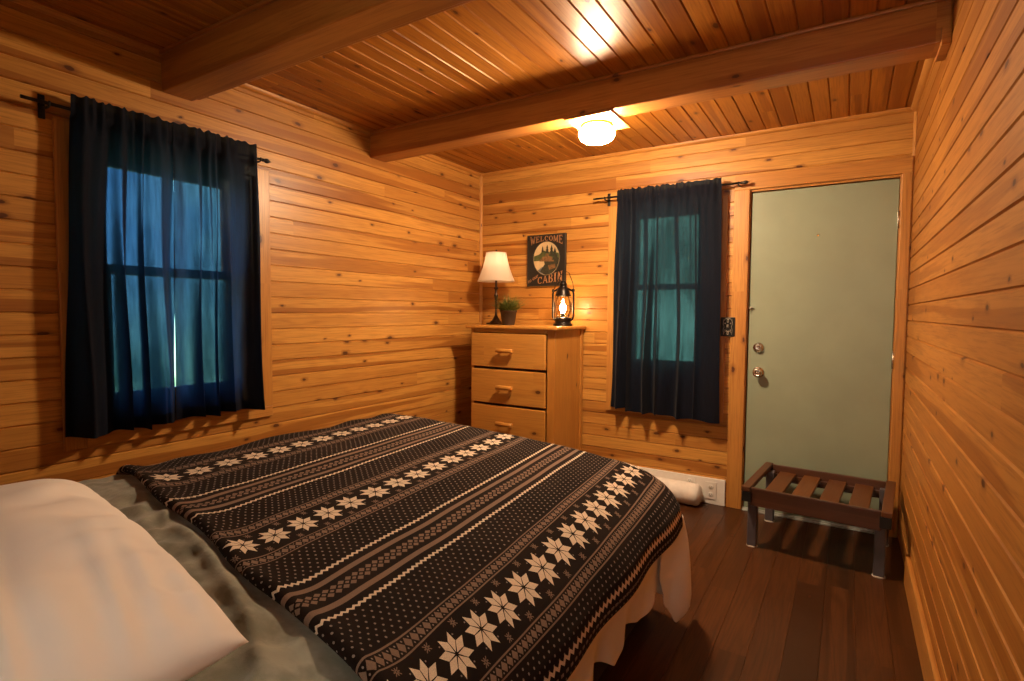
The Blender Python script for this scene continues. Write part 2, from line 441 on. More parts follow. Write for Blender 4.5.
struct('trim_4', qround(BM(), (0, YF, H), (0, 0, H), (1, 0, 0), (0, 0, -1), .022), M['trim_y'], label='pine crown strip above the left wall', cat='trim')
struct('trim_5', qround(BM(), (0, 0, H), (W, 0, H), (0, -1, 0), (0, 0, -1), .022), M['trim_x'], label='pine crown strip above the back wall', cat='trim')
struct('baseboard_right', box(BM(), (W - .018, YF, 0), (W, -.64, .141), .003), M['trim_y'], label='pale pine baseboard along the right wall', cat='baseboard')
struct('baseboard_back', box(BM(), (.0, -.018, 0), (1.977, 0, .172), .003), M['white_paint'], label='white painted board low along the back wall', cat='baseboard')
struct('baseboard_left', box(BM(), (0, YF, 0), (.018, -.02, .141), .003), M['trim_y'], label='pine baseboard along the left wall', cat='baseboard')

# beams
def beam(y0, y1, zb, label):
    t = thing('ceiling_beam', label, 'beam', (W / 2, (y0 + y1) / 2, zb), group='pine ceiling beams')
    hy = (y1 - y0) / 2
    obj('timber', box(BM(), (-W / 2, -hy, 0), (W / 2, hy, H - zb - .0005), .006), M['beam'], t)
    for s in (1,):
        x = s * (W / 2 - .016)
        obj('ledger_strip', box(BM(), (x - .015, -hy - .012, -.012), (x + .015, hy + .012, .05), .003), M['beam'], t)
    # small moulding under the ceiling on the near side
    obj('cove_strip', box(BM(), (-W / 2 + .001, -hy - .014, H - zb - .016), (W / 2 - .001, -hy, H - zb - .0005), .004), M['beam'], t)
    return t
beam(-1.235, -1.095, 2.248, 'thick pine ceiling beam with the round lamp fixed under it')
b1 = beam(-2.475, -2.340, 2.236, 'thick dark pine ceiling beam nearest the viewer, without a lamp')
obj('edge_strip', box(BM(), (-W / 2 + .035, .0675, .004), (W / 2 - .035, .082, .045), .003), M['beam'], b1)

# ------------------------------------------------------------------ windows
def window(name, axis, o, mid, label):
    """axis 'x': back wall, spans x, outward +y ; axis 'y': left wall, spans y, outward -x"""
    a0, a1, z0, z1 = o
    r = sroot(name, label, 'window')
    if axis == 'x': mp = lambda a, d, z: (a, d, z)
    elif axis == 'f': mp = lambda a, d, z: (a, YF - d, z)
    else: mp = lambda a, d, z: (-d, a, z)
    def bx(bm, aa, dd, zz, bev=.002):
        p, q = mp(aa[0], dd[0], zz[0]), mp(aa[1], dd[1], zz[1])
        return box(bm, tuple(map(min, p, q)), tuple(map(max, p, q)), bev)
    up, ho = (M['trim_z'], M['trim_x']) if axis != 'y' else (M['trim_zy'], M['trim_y'])
    c = .075; zl = .557 if axis == 'x' else z0 - .075
    obj('casing_board', bx(BM(), (a0 - c, a0), (-.018, 0), (zl, z1 + .045), .003), up, r)
    obj('casing_board', bx(BM(), (a1, a1 + c), (-.018, 0), (zl if axis == 'x' else z0 - .02, z1 + .045), .003), up, r)
    obj('head_casing', bx(BM(), (a0, a1), (-.018, 0), (z1, z1 + .045), .003), ho, r)
    obj('apron', bx(BM(), (a0, a1 + (0 if axis == 'x' else c)), (-.018, 0), (zl, z0 - .0201), .003), ho, r)
    obj('sill', bx(BM(), (a0, a1), (-.03, .11), (z0 - .02, z0 + .004), .003), ho, r)
    jb = BM()
    bx(jb, (a0, a0 + .02), (.004, .118), (z0 + .004, z1), .001); bx(jb, (a1 - .02, a1), (.004, .118), (z0 + .004, z1), .001); bx(jb, (a0 + .02, a1 - .02), (.004, .118), (z1 - .02, z1), .001)
    obj('jamb', jb, M['trim_z'], r)
    s = .105
    for nm, lo, hi, d in (('upper_sash', mid - .02, z1 - .02, .07), ('lower_sash', z0 + .004, mid + .02, .035)):
        f = BM(); A, B = a0 + .02, a1 - .02
        bot = .04 if nm == 'upper_sash' else (.125 if axis == 'y' else .09)
        top = (.055 if axis == 'y' else .025) if nm == 'upper_sash' else .04
        bx(f, (A, A + s), (d, d + .033), (lo, hi)); bx(f, (B - s, B), (d, d + .033), (lo, hi))
        bx(f, (A + s, B - s), (d, d + .033), (lo, lo + bot)); bx(f, (A + s, B - s), (d, d + .033), (hi - top, hi))
        so = obj(nm, f, M['trim_z'], r)
        obj('glass_pane', bx(BM(), (A + s - .004, B - s + .004), (d + .014, d + .018), (lo + bot - .004, hi - top + .004), 0), M['glass'], so)
    return r
window('window_1', 'y', LW, 1.44, 'wide pine-cased window behind the navy curtains, left wall')
window('added_window_3', 'f', FW, 1.52, 'unseen uncurtained pine-cased window, added behind the bed head for fill daylight')  # out of view; added so fill daylight reaches the pillow and sheet
window('window_2', 'x', BW, 1.452, 'narrow pine-cased sash window behind curtains beside the green door')

# ------------------------------------------------------------------ curtains
def curtain(name, label, axis, u0, u1, base, rod_z, ztop, zbot, seed, nf, flat=None, grp=None, hang=(0, 0), flare=(0, 0)):
    rnd = random.Random(seed); ph = [rnd.random() * 6.28 for _ in range(8)]
    wd = abs(u1 - u0); cz = zbot; cu = (u0 + u1) / 2
    loc = (base, cu, cz) if axis == 'y' else (cu, -base, cz)
    def sm(x, a, b): x = max(0, min(1, (x - a) / (b - a))); return x * x * (3 - 2 * x)
    def fn(s, t):
        z = ztop + (zbot - ztop) * t
        u = (s - .5) * wd
        hd = 1 - sm(t, .03, .12)                      # header gathers
        lo = sm(t, .08, .9)
        w = s + .05 * math.sin(2 * PI * 1.3 * s + ph[0]) + .02 * math.sin(6 * t + ph[7])
        amp = .011 + .025 * lo
        if flat: amp *= 1 - .75 * sm(s, flat[0], flat[0] + .12) * (1 - sm(s, flat[1], flat[1] + .1))
        d = amp * (math.sin(2 * PI * nf * w + ph[1]) + .45 * math.sin(2 * PI * nf * 1.73 * w + ph[2]))
        d += hd * .007 * math.sin(2 * PI * nf * 2.3 * s + ph[3] + 1.9 * math.sin(8 * s + ph[4])) + .0035 * (1 - lo) * math.sin(2 * PI * nf * 2.2 * w + ph[6])
        above = 1 - sm(t, 0, .028)
        top = above * (.004 * math.sin(2 * PI * nf * 1.7 * w + ph[5]) + .003 * math.sin(2 * PI * nf * 2.9 * s + 2 * math.sin(7 * s + ph[3])))
        if z > rod_z - .03: d = max(d, -.006) * (.7) + .004
        # bottom: hem wave, panel pulls in slightly at the edges
        u += t * (flare[0] * (1 - s) ** 2 + flare[1] * s * s)
        zz = z + top + lo * .006 * math.sin(2 * PI * nf * w * .5 + ph[2]) * t + t * (hang[0] * (1 - s) + hang[1] * s)
        tw = .010 * lo * math.cos(2 * PI * nf * w + ph[1])
        if axis == 'y': return (d, u + tw, zz - cz)
        return (u + tw, -d, zz - cz)
    bm = BM(); grid(bm, fn, 190, 90, uv=lambda s, t: (s * wd, t * (ztop - zbot)))
    o = obj(name, bm, M['curtain'], loc=loc); tag(o, label, 'curtain', grp)
    # stitched hem line as a part
    hb = BM(); th = 1 - .045 / (ztop - zbot)
    grid(hb, lambda s, t: tuple(Vector(fn(s, th + (1 - th) * t)) + Vector((.0016, 0, 0) if axis == 'y' else (0, -.0016, 0))), 190, 6, uv=lambda s, t: (s * wd, t * .045))
    obj('hem', hb, M['curtain'], o)
    return o
curtain('curtain', 'left navy panel of the wide window curtains', 'y', -2.838, -2.4635, .076, 2.035, 2.090, .763, 3, 4.3, flare=(-.036, 0), grp='navy curtain panels')
curtain('curtain', 'right navy panel of the wide window curtains', 'y', -2.4680, -2.068, .076, 2.038, 2.094, .771, 11, 4.1, flare=(0, .012), grp='navy curtain panels')
curtain('curtain', 'left navy panel of the curtains beside the sign', 'x', 1.222, 1.520, .086, 2.083, 2.126, .585, 5, 3.4, flare=(-.034, 0), hang=(0.01, -.02), grp='navy curtain panels')
curtain('curtain', 'right navy panel hanging flat next to the switch plate', 'x', 1.521, 1.920, .086, 2.083, 2.126, .572, 8, 3.6, flare=(0, .032), flat=(.3, 1.0), hang=(0, -.012), grp='navy curtain panels')

def rod(axis, u0, u1, off, z, brk, label, fin):
    L = abs(u1 - u0); cu = (u0 + u1) / 2
    t = thing('curtain_rod', label, 'curtain rod', (off, cu, z) if axis == 'y' else (cu, -off, z), group='black curtain rods')
    mp = (lambda u, d, h: (d - off, u - cu, h)) if axis == 'y' else (lambda u, d, h: (u - cu, off - d, h))
    obj('pole', tube(BM(), [mp(u0, off, 0), mp(u1, off, 0)], .0065, 14), M['iron'], t)
    for u, s in fin:
        b = BM(); pts = [(0, .007), (.008, .009), (.012, .006), (.018, .010), (.028, .0125), (.038, .009), (.044, .004), (.052, .001)]
        tube(b, [mp(u + s * d, off, 0) for d, _ in pts], [r for _, r in pts], 14); obj('finial', b, M['iron'], t)
    for u in brk:
        b = BM(); w = .011
        p, q = mp(u - w, .0, -.045), mp(u + w, .005, .045)
        box(b, tuple(map(min, p, q)), tuple(map(max, p, q)), .002)
        tube(b, [mp(u, .003, -.002), mp(u, off * .6, -.012), mp(u, off, -.013)], .0045, 10)
        tube(b, [mp(u, off, -.013), mp(u, off + .012, -.008), mp(u, off + .012, .006)], .004, 10)
        obj('bracket', b, M['iron'], t)
    return t
rod('y', -2.985, -2.035, .066, 2.034, (-2.905, -2.028 - .02), 'thin black curtain rod over the wide window on the left wall', [(-2.035, 1)])
rod('x', 1.04, 2.03, .078, 2.084, (1.13, 2.018), 'thin black curtain rod over the window beside the door', [(2.03, 1)])

# ------------------------------------------------------------------ door
d = sroot('door_1', 'plain sage green flush door in a pine frame', 'door')
obj('casing_board', box(BM(), (1.985, -.02, 0), (2.077, 0, 2.05), .003), M['trim_z'], d)
obj('casing_board', box(BM(), (2.858, -.02, 0), (2.906, 0, 2.05), .003), M['trim_z'], d)
obj('head_casing', box(BM(), (1.985, -.02, 2.05), (2.906, 0, 2.14), .003), M['trim_x'], d)
jb = BM(); box(jb, (2.0751, .0, .0), (2.0831, .12, 2.045), .001); box(jb, (2.853, .0, 0), (2.8619, .12, 2.045), .001); box(jb, (2.0832, .0, 2.037), (2.8529, .12, 2.0449), .001)
box(jb, (2.0832, .056, .0), (2.095, .07, 2.0369), .001); box(jb, (2.0951, .056, 2.022), (2.8409, .07, 2.0369), .001); box(jb, (2.841, .056, 0), (2.8529, .07, 2.036), .001)
obj('jamb', jb, M['trim_z'], d)
slab = obj('door_panel', box(BM(), (2.0875, .010, .012), (2.8505, .054, 2.030), .003), M['door'], d)
def knob_geo(bm, c, s=1.0):
    R = T(*c) @ RX(PI / 2)
    lathe(bm, [(0, 0), (.033 * s, 0), (.034 * s, .004), (.031 * s, .008), (.017 * s, .012), (.014 * s, .022), (.016 * s, .030), (.024 * s, .036), (.028 * s, .045), (.027 * s, .055),
               (.021 * s, .062), (.016 * s, .0615), (.014 * s, .059), (.007 * s, .059), (.006 * s, .062), (0, .062)], 32, (0, 0, 0), R)
b = BM(); knob_geo(b, (2.153, .010, .897)); obj('door_knob', b, M['nickel'], slab, label='round satin metal knob')
b = BM(); lathe(b, [(0, 0), (.032, 0), (.033, .006), (.029, .013), (.022, .016), (.021, .022), (.016, .024), (.010, .022), (0, .022)], 32, (0, 0, 0), T(2.150, .010, 1.054) @ RX(PI / 2))
box(b, (2.1475, -.017, 1.046), (2.1525, -.010, 1.062), .001); obj('deadbolt', b, M['nickel'], slab, label='round metal deadbolt above the knob')
for z in (1.80, 1.01, .24):
    b = BM(); tube(b, [(2.853, -.002, z - .048), (2.853, -.002, z + .048)], .0062, 12); box(b, (2.846, .0, z - .044), (2.860, .009, z + .044), .001); obj('hinge', b, M['nickel'], d)
b = BM(); lathe(b, [(0, 0), (.007, 0), (.007, .003), (.004, .004), (0, .003)], 16, (0, 0, 0), T(2.459, .010, 1.74) @ RX(PI / 2)); obj('peephole', b, M['brass'], slab)
b = BM(); box(b, (2.086, -.008, 1.303), (2.112, .010, 1.311), .002); tube(b, [(2.094, -.004, 1.306), (2.094, -.006, 1.285)], .003, 8); obj('latch_hook', b, M['nickel'], d)
b = BM(); box(b, (2.0832, -.030, .0), (2.8529, .12, .008), .003); box(b, (2.0832, -.010, .0), (2.8529, .004, .016), .003); obj('threshold', b, M['steel'], d, label='pale metal threshold strip')

# ------------------------------------------------------------------ ceiling lamp
lx, ly, lz = 1.490, -1.085, 2.2475
t = thing('ceiling_light', 'lit round opal flush lamp under the ceiling beam', 'ceiling lamp', (lx, ly, lz))
obj('mounting_board', box(BM(), (-.115, -.148, -.009), (.135, .125, -.0005), .002), M['trim_x'], t)
b = BM(); lathe(b, [(.055, -.0095), (.080, -.010), (.083, -.015), (.079, -.021), (.076, -.023), (.076, -.029), (.069, -.031), (.066, -.018)], 48); obj('rim', b, M['brass'], t, label='polished brass rim')
b = BM(); lathe(b, [(.066, -.021), (.078, -.026), (.088, -.036), (.093, -.051), (.091, -.067), (.082, -.082), (.062, -.094), (.033, -.101), (0, -.103)], 48); obj('globe', b, M['globe'], t, label='glowing white glass globe')

# ------------------------------------------------------------------ dresser
DX0, DX1, DY0, DZ = .238, .938, -.462, 1.172
t = thing('dresser', 'honey pine chest of drawers standing in the far corner', 'dresser', (.588, -.24, 0))
cx0, cy0 = .588, -.24
def B(bm, a, b_, bev=.003): return box(bm, (a[0] - cx0, a[1] - cy0, a[2]), (b_[0] - cx0, b_[1] - cy0, b_[2]), bev)
b = BM(); prev = None
B(b, (DX0 - .03, DY0 - .035, DZ - .024), (DX1 + .034, -.008, DZ), .007); obj('top_board', b, M['dress_x'], t)
for x in ((DX0, DX0 + .02), (DX1 - .02, DX1)):
    obj('side_panel', B(BM(), (x[0], DY0 + .03, .0), (x[1], -.024, DZ - .0241)), M['dress_z'], t)
for x in ((DX0 - .001, DX0 + .028), (DX1 - .058, DX1 + .002)):
    obj('front_stile', B(BM(), (x[0], DY0 + .003, 0), (x[1], DY0 + .0299, DZ - .0241)), M['dress_z'], t)
obj('back_stile', B(BM(), (DX1 + .0002, -.055, 0), (DX1 + .012, -.0135, DZ - .0241)), M['dress_z'], t)
obj('back_panel', B(BM(), (DX0 + .0205, -.034, .02), (DX1 - .0205, -.0245, DZ - .03), .001), M['dress_x'], t)
obj('top_rail', B(BM(), (DX0 + .0285, DY0 + .004, DZ - .052), (DX1 - .0585, DY0 + .029, DZ - .0245)), M['dress_x'], t)
obj('kick_board', B(BM(), (DX0 + .0285, DY0 + .012, .0), (DX1 - .0585, DY0 + .03, .072)), M['dress_x'], t)
for k in range(4):
    z1 = 1.116 - .2635 * k; z0 = z1 - .2465
    dr = obj('drawer', B(BM(), (DX0 + .014, DY0 - .016, z0), (DX1 - .062, DY0 + .0025, z1), .006), M['dress_x'], t)
    bb = BM(); B(bb, (DX0 + .045, DY0 + .0035, z0 + .02), (DX1 - .08, -.05, z1 - .03), .002); obj('drawer_box', bb, M['dress_z'], dr)
    hx = (DX0 + .014 + DX1 - .062) / 2 - cx0; zz = (z0 + z1) / 2 + .002; hy = DY0 - .016 - cy0
    hb = BM()
    tube(hb, [(hx - .068, hy - .036, zz), (hx - .066, hy - .036, zz), (hx + .066, hy - .036, zz), (hx + .068, hy - .036, zz)], [.013, .0155, .0155, .013], 16)
    for s in (-1, 1): tube(hb, [(hx + s * .045, hy - .03, zz), (hx + s * .045, hy + .003, zz)], .009, 12)
    obj('handle', hb, M['dress_x'], dr, label='turned pine bar handle')

# ------------------------------------------------------------------ things on the dresser
t = thing('table_lamp', 'small lit table lamp with a cream shade on the dresser', 'lamp', (.287, -.20, DZ))
b = BM(); box(b, (-.056, -.056, 0), (.056, .056, .014), .004)
lathe(b, [(.05, .014), (.044, .024), (.034, .03), (.026, .045), (.016, .06), (.014, .066)], 24); obj('base', b, M['bronze'], t)
b = BM(); lathe(b, [(.014, .062), (.010, .075), (.0085, .11), (.0095, .18), (.013, .215), (.017, .222), (.017, .228), (.011, .236), (.0095, .26), (.012, .275), (.019, .281), (.019, .286), (.009, .292), (.008, .36), (.010, .40), (.010, .43), (0, .432)], 24)
obj('stem', b, M['bronze'], t)
b = BM(); zs0, zs1 = .336, .556
nf = 48
def shade_pt(s, q):
    a = 2 * PI * s; r = (.143 + (.077 - .143) * q) - .012 * math.sin(PI * q) * .6
    r *= 1 + .012 * abs(math.cos(4 * a))
    return (r * math.cos(a), r * math.sin(a), zs0 + (zs1 - zs0) * q)
grid(b, shade_pt, 96, 16); sh = obj('lamp_shade', b, M['shade'], t, label='flared cream fabric shade')
b = BM()
for q, rr in ((0, .0026), (1, .0022)):
    tube(b, [shade_pt(i / 64, q) for i in range(65)], rr, 6, False)
for k in range(8): tube(b, [Vector(shade_pt(k / 8 + .0625, q / 10)) * 1.0 for q in range(11)], .0013, 5, False)
obj('shade_piping', b, M['shade'], sh)
b = BM(); lathe(b, [(0, .432), (.012, .436), (.015, .445), (.024, .465), (.029, .485), (.026, .508), (.014, .522), (0, .526)], 24); obj('bulb', b, M['lampbulb'], t)
b = BM(); tube(b, [(0, -.03, .43), (0, -.042, .48), (0, -.03, .53), (0, 0, .553), (0, .03, .53), (0, .042, .48), (0, .03, .43)], .0016, 6)
tube(b, [(-.074, 0, .551), (.074, 0, .551)], .0014, 6); lathe(b, [(0, .545), (.006, .548), (.008, .556), (.005, .563), (.009, .570), (.004, .580), (0, .582)], 16); obj('finial', b, M['bronze'], t)

t = thing('potted_plant', 'small green grassy plant in a dark brown pot', 'plant', (.458, -.29, DZ))
b = BM(); lathe(b, [(0, 0), (.045, 0), (.047, .004), (.061, .098), (.066, .100), (.066, .110), (.060, .110), (.056, .094), (0, .094)], 32); obj('pot', b, M['pot'], t)
b = BM(); lathe(b, [(0, .099), (.03, .0985), (.0555, .0965), (.0555, .095)], 24); obj('soil', b, M['soil'], t)
b = BM(); rg = random.Random(4)
for k in range(680):
    a = rg.random() * 2 * PI; rad = .050 * math.sqrt(rg.random()); lean = rg.uniform(.1, 1.5); L = rg.uniform(.075, .150)
    out = a + rg.uniform(-.6, .6); p = Vector((rad * math.cos(a), rad * math.sin(a), .096)); dirv = Vector((math.cos(out) * lean * .8, math.sin(out) * lean * .8, 1)).normalized()
    side = Vector((-math.sin(out), math.cos(out), 0)); w = rg.uniform(.0018, .0032); pv = None
    for q in range(5):
        s = q / 4; c = p + dirv * L * s + Vector((math.cos(out), math.sin(out), -.35)) * (lean * .05 * s * s)
        ww = w * (1 - s) + .0002; cur = (b.verts.new(c - side * ww), b.verts.new(c + side * ww))
        if pv: b.faces.new((pv[0], pv[1], cur[1], cur[0])).smooth = True
        pv = cur
obj('foliage', b, M['leaf'], t)

t = thing('lantern', 'black metal storm lantern with glowing bulb on the dresser', 'lantern', (.868, -.20, DZ)); LT = t
b = BM(); lathe(b, [(0, 0), (.056, 0), (.058, .006), (.056, .012), (.05, .017), (.046, .026), (.050, .036), (.052, .044), (.046, .050), (.040, .054), (0, .054)], 36); obj('base', b, M['lantern'], t)
b = BM(); lathe(b, [(.036, .055), (.047, .075), (.052, .105), (.050, .14), (.042, .17), (.036, .186)], 36); obj('glass_chimney', b, M['lamp_glass'], t)
b = BM(); lathe(b, [(.037, .184), (.047, .186), (.048, .192), (.044, .200), (.040, .212), (.036, .226), (.026, .240), (.021, .250), (.024, .256), (.024, .262), (.017, .268), (.017, .276), (.008, .282), (0, .283)], 36); obj('hood', b, M['lantern'], t)
b = BM()
for s in (-1, 1):
    tube(b, [(s * .045, 0, .03), (s * .062, 0, .042), (s * .068, 0, .06), (s * .068, 0, .20), (s * .064, 0, .215), (s * .050, 0, .222), (s * .030, 0, .232)], .0062, 10)
    lathe(b, [(0, -.002), (.009, 0), (.009, .012), (.004, .018), (0, .018)], 12, (s * .066, 0, .213))
obj('side_frame', b, M['lantern'], t)
b = BM()
for z in (.088, .125): tube(b, [(.056 * math.cos(2 * PI * i / 40), .056 * math.sin(2 * PI * i / 40), z) for i in range(41)], .0016, 6, False)
for k in range(4):
    a = PI / 4 + k * PI / 2; tube(b, [(.05 * math.cos(a), .05 * math.sin(a), .048), (.056 * math.cos(a), .056 * math.sin(a), .09), (.056 * math.cos(a), .056 * math.sin(a), .13), (.046 * math.cos(a), .046 * math.sin(a), .19)], .0016, 6)
obj('wire_guard', b, M['lantern'], t)
b = BM(); lathe(b, [(0, .054), (.012, .054), (.012, .076), (.010, .080), (0, .080)], 16); obj('socket', b, M['lantern'], t)
b = BM(); lathe(b, [(0, .079), (.009, .081), (.013, .09), (.018, .104), (.019, .115), (.015, .128), (.007, .137), (0, .139)], 20); obj('bulb', b, M['bulb'], t, label='glowing bulb')
b = BM(); tube(b, [(0, 0, .139), (0, 0, .186)], .003, 8); obj('rod', b, M['lantern'], t)
b = BM(); tube(b, [(-.068, .004, .215), (-.06, .02, .26), (-.03, .035, .325), (-.004, .04, .345), (.02, .036, .33), (.05, .024, .27), (.068, .004, .215)], .0022, 8); obj('bail_handle', b, M['bronze'], t)

for ch in LT.children: ch.data.transform(Matrix.Diagonal((1.22, 1.22, 1.16, 1)))

# ------------------------------------------------------------------ welcome sign
sx0, sx1, sz0, sz1 = .462, .796, 1.472, 1.870
scx, scz = (sx0 + sx1) / 2, (sz0 + sz1) / 2
t = thing('wall_sign', 'black WELCOME CABIN sign hanging above the lantern', 'sign', (scx, 0, scz))
hw, hh = (sx1 - sx0) / 2, (sz1 - sz0) / 2
obj('board', box(BM(), (-hw, -.020, -hh), (hw, -.001, hh), .003), M['sign_black'], t)
b = BM()
for q in ((-hw, -hh, hw, -hh + .008), (-hw, hh - .008, hw, hh), (-hw, -hh + .008, -hw + .008, hh - .008), (hw - .008, -hh + .008, hw, hh - .008)):
    box(b, (q[0], -.024, q[1]), (q[2], -.0201, q[3]), .0015)
obj('border', b, M['sign_rim'], t)
def ell(cx, cz, rx, rz, n=48): return [(cx + rx * math.cos(2 * PI * i / n), cz + rz * math.sin(2 * PI * i / n)) for i in range(n)]
pic = obj('oval_picture', prism(BM(), ell(.004, .014, .112, .128), -.0235, -.0201), M['pic_sky'], t)
b = BM(); tube(b, [(x, -.0225, z) for x, z in ell(.004, .014, .115, .131) + [ell(.004, .014, .115, .131)[0]]], .0035, 6, False); obj('oval_rim', b, M['sign_rim'], pic)
def inside(poly):
    out = []
    for x, z in poly:
        dx, dz = (x - .004) / .110, (z - .014) / .126; r = math.hypot(dx, dz)
        if r > 1: x, z = .004 + dx / r * .110, .014 + dz / r * .126
        out.append((x, z))
    return out
def dense(poly, n=8):
    out = []
    for (a, c), (e, f) in zip(poly, poly[1:] + poly[:1]):
        for k in range(n): out.append((a + (e - a) * k / n, c + (f - c) * k / n))
    return out
obj('hills', prism(BM(), inside(dense([(-.14, .02), (-.10, .035), (-.06, .045), (-.02, .075), (.03, .06), (.14, .05), (.14, -.0), (-.14, -.005)])), -.0242, -.0236), M['pic_green'], pic)
obj('water', prism(BM(), inside(dense([(-.09, -.09), (-.03, -.05), (.01, -.08), (.0, -.14), (-.09, -.14)])), -.0243, -.0236), M['pic_blue'], pic)
obj('ground', prism(BM(), inside(dense([(-.02, .01), (.14, .02), (.14, -.12), (.03, -.14), (-.05, -.085), (-.01, -.03)])), -.0245, -.0236), M['pic_dark'], pic)
b = BM(); prism(b, [(-.055, .003), (-.02, .030), (.03, .032), (.055, .020), (.07, .004), (.07, -.012), (-.055, -.008)], -.0256, -.0246); prism(b, [(-.01, .036), (.005, .050), (.02, .050), (.025, .034)], -.0256, -.0246)
prism(b, [(.02, -.04), (.08, -.03), (.085, -.06), (.03, -.075)], -.0256, -.0246); obj('little_cabin', b, M['pic_brown'], pic)
b = BM()
for (x, z, hgt) in ((-.028, .062, .05), (.012, .055, .068), (.05, .03, .09), (.078, .0, .10), (.092, -.02, .07)):
    for q in range(3):
        w0 = hgt * (.26 - .06 * q); zz = z + hgt * .27 * q
        prism(b, inside([(x - w0, zz), (x, zz + hgt * .42), (x + w0, zz)]), -.0262 - q * .0002, -.0257)
obj('pine_trees', b, M['pic_dark'], pic)
def text_mesh(bm, s, M4, size, ext=.0012, shear=0.0):
    c = bpy.data.curves.new('t', 'FONT'); c.body = s; c.size = size; c.extrude = ext; c.shear = shear; c.align_x = 'CENTER'; c.resolution_u = 3
    o = bpy.data.objects.new('t', c); COL.objects.link(o); dg = bpy.context.evaluated_depsgraph_get(); dg.update()
    me = bpy.data.meshes.new_from_object(o.evaluated_get(dg)); x = BM(); x.from_mesh(me); bpy.data.meshes.remove(me)
    bpy.data.objects.remove(o); bpy.data.curves.remove(c); merge(bm, x, M4)
# serif capitals from strokes: each stroke is a quad in a unit cell
GL = {'W': [[(0, 1), (.16, 1), (.34, .0), (.24, 0)], [(.24, 0), (.34, 0), (.52, .8), (.44, .8)], [(.44, .8), (.54, .8), (.76, 0), (.66, 0)], [(.66, 0), (.76, 0), (1, 1), (.88, 1)], [(-.05, .93), (.24, .93), (.24, 1), (-.05, 1)], [(.78, .93), (1.05, .93), (1.05, 1), (.78, 1)]],
      'E': [[(.12, 0), (.32, 0), (.32, 1), (.12, 1)], [(0, 0), (.95, 0), (.95, .1), (0, .1)], [(0, .9), (.9, .9), (.9, 1), (0, 1)], [(.3, .46), (.68, .46), (.68, .56), (.3, .56)], [(.84, 0), (.95, 0), (.95, .26), (.88, .26)], [(.8, .74), (.87, .74), (.9, 1), (.8, 1)], [(.62, .38), (.7, .38), (.7, .64), (.62, .64)]],
      'L': [[(.12, 0), (.34, 0), (.34, 1), (.12, 1)], [(0, 0), (.9, 0), (.9, .1), (0, .1)], [(0, .93), (.48, .93), (.48, 1), (0, 1)], [(.8, 0), (.9, 0), (.92, .3), (.84, .3)]],
      'M': [[(.06, 0), (.18, 0), (.18, 1), (.06, 1)], [(.06, 1), (.26, 1), (.56, .15), (.46, .1)], [(.46, .1), (.56, .15), (.86, 1), (.78, 1)], [(.76, 0), (.96, 0), (.96, 1), (.76, 1)], [(-.04, 0), (.3, 0), (.3, .07), (-.04, .07)], [(.68, 0), (1.04, 0), (1.04, .07), (.68, .07)]],
      'A': [[(0, 0), (.12, 0), (.52, 1), (.44, 1)], [(.44, 1), (.56, 1), (1, 0), (.78, 0)], [(.22, .3), (.74, .3), (.74, .4), (.26, .4)], [(-.06, 0), (.24, 0), (.24, .07), (-.06, .07)], [(.7, 0), (1.06, 0), (1.06, .07), (.7, .07)]],
      'I': [[(.22, 0), (.62, 0), (.62, 1), (.22, 1)], [(0, 0), (.84, 0), (.84, .08), (0, .08)], [(0, .92), (.84, .92), (.84, 1), (0, 1)]],
      'N': [[(.08, 0), (.2, 0), (.2, 1), (.08, 1)], [(.08, 1), (.3, 1), (.92, 0), (.72, 0)], [(.8, 0), (.92, 0), (.92, 1), (.8, 1)], [(-.04, 0), (.32, 0), (.32, .07), (-.04, .07)], [(.66, .93), (1.06, .93), (1.06, 1), (.66, 1)]]}
def arc_strokes(cx, cy, rx, ry, a0, a1, wx, wy, n=14):
    out = []
    for i in range(n):
        A, B_ = a0 + (a1 - a0) * i / n, a0 + (a1 - a0) * (i + 1) / n
        out.append([(cx + rx * math.cos(A), cy + ry * math.sin(A)), (cx + rx * math.cos(B_), cy + ry * math.sin(B_)),
                    (cx + (rx - wx) * math.cos(B_), cy + (ry - wy) * math.sin(B_)), (cx + (rx - wx) * math.cos(A), cy + (ry - wy) * math.sin(A))])
    return out
GL['O'] = arc_strokes(.5, .5, .5, .5, 0, 2 * PI, .2, .09, 20)
GL['C'] = arc_strokes(.52, .5, .52, .5, .75, 2 * PI - .75, .2, .09, 16) + [[(.82, .62), (.92, .62), (.94, .96), (.84, .9)]]
GL['B'] = [[(.1, 0), (.32, 0), (.32, 1), (.1, 1)], [(0, 0), (.5, 0), (.5, .08), (0, .08)], [(0, .92), (.5, .92), (.5, 1), (0, 1)], [(.3, .49), (.52, .49), (.52, .57), (.3, .57)]] + arc_strokes(.48, .765, .4, .235, -PI / 2, PI / 2, .18, .08) + arc_strokes(.5, .27, .46, .27, -PI / 2, PI / 2, .19, .08)
def word(bm, s, x0, x1, base, top, shear=0):
    """letters between x0 and x1; base(x), top(x) give the arched lines"""
    wid = {'I': .62, 'M': 1.25, 'W': 1.35}; tot = sum(wid.get(c, 1) for c in s) + .22 * (len(s) - 1); u = (x1 - x0) / tot; x = x0
    for c in s:
        w = wid.get(c, 1) * u
        for st in GL[c]:
            poly = []
            for p, q in st:
                X = x + p * w; zb, zt = base(X), top(X); poly.append((X, zb + (zt - zb) * q))
            try: prism(bm, poly, -.0232, -.0201)
            except ValueError: pass
        x += w + .22 * u
wel = BM(); word(wel, 'WELCOME', -hw + .028, hw - .026, lambda x: .150 - 1.75 * x * x + .0 * x, lambda x: .186)
obj('welcome_lettering', wel, M['sign_text'], t, label='word WELCOME in tan serif capitals')
cab = BM(); word(cab, 'CABIN', -.072, .140, lambda x: -.178 + .10 * (x + .03), lambda x: -.122 + .22 * (x + .03) if x < .2 else -.08)
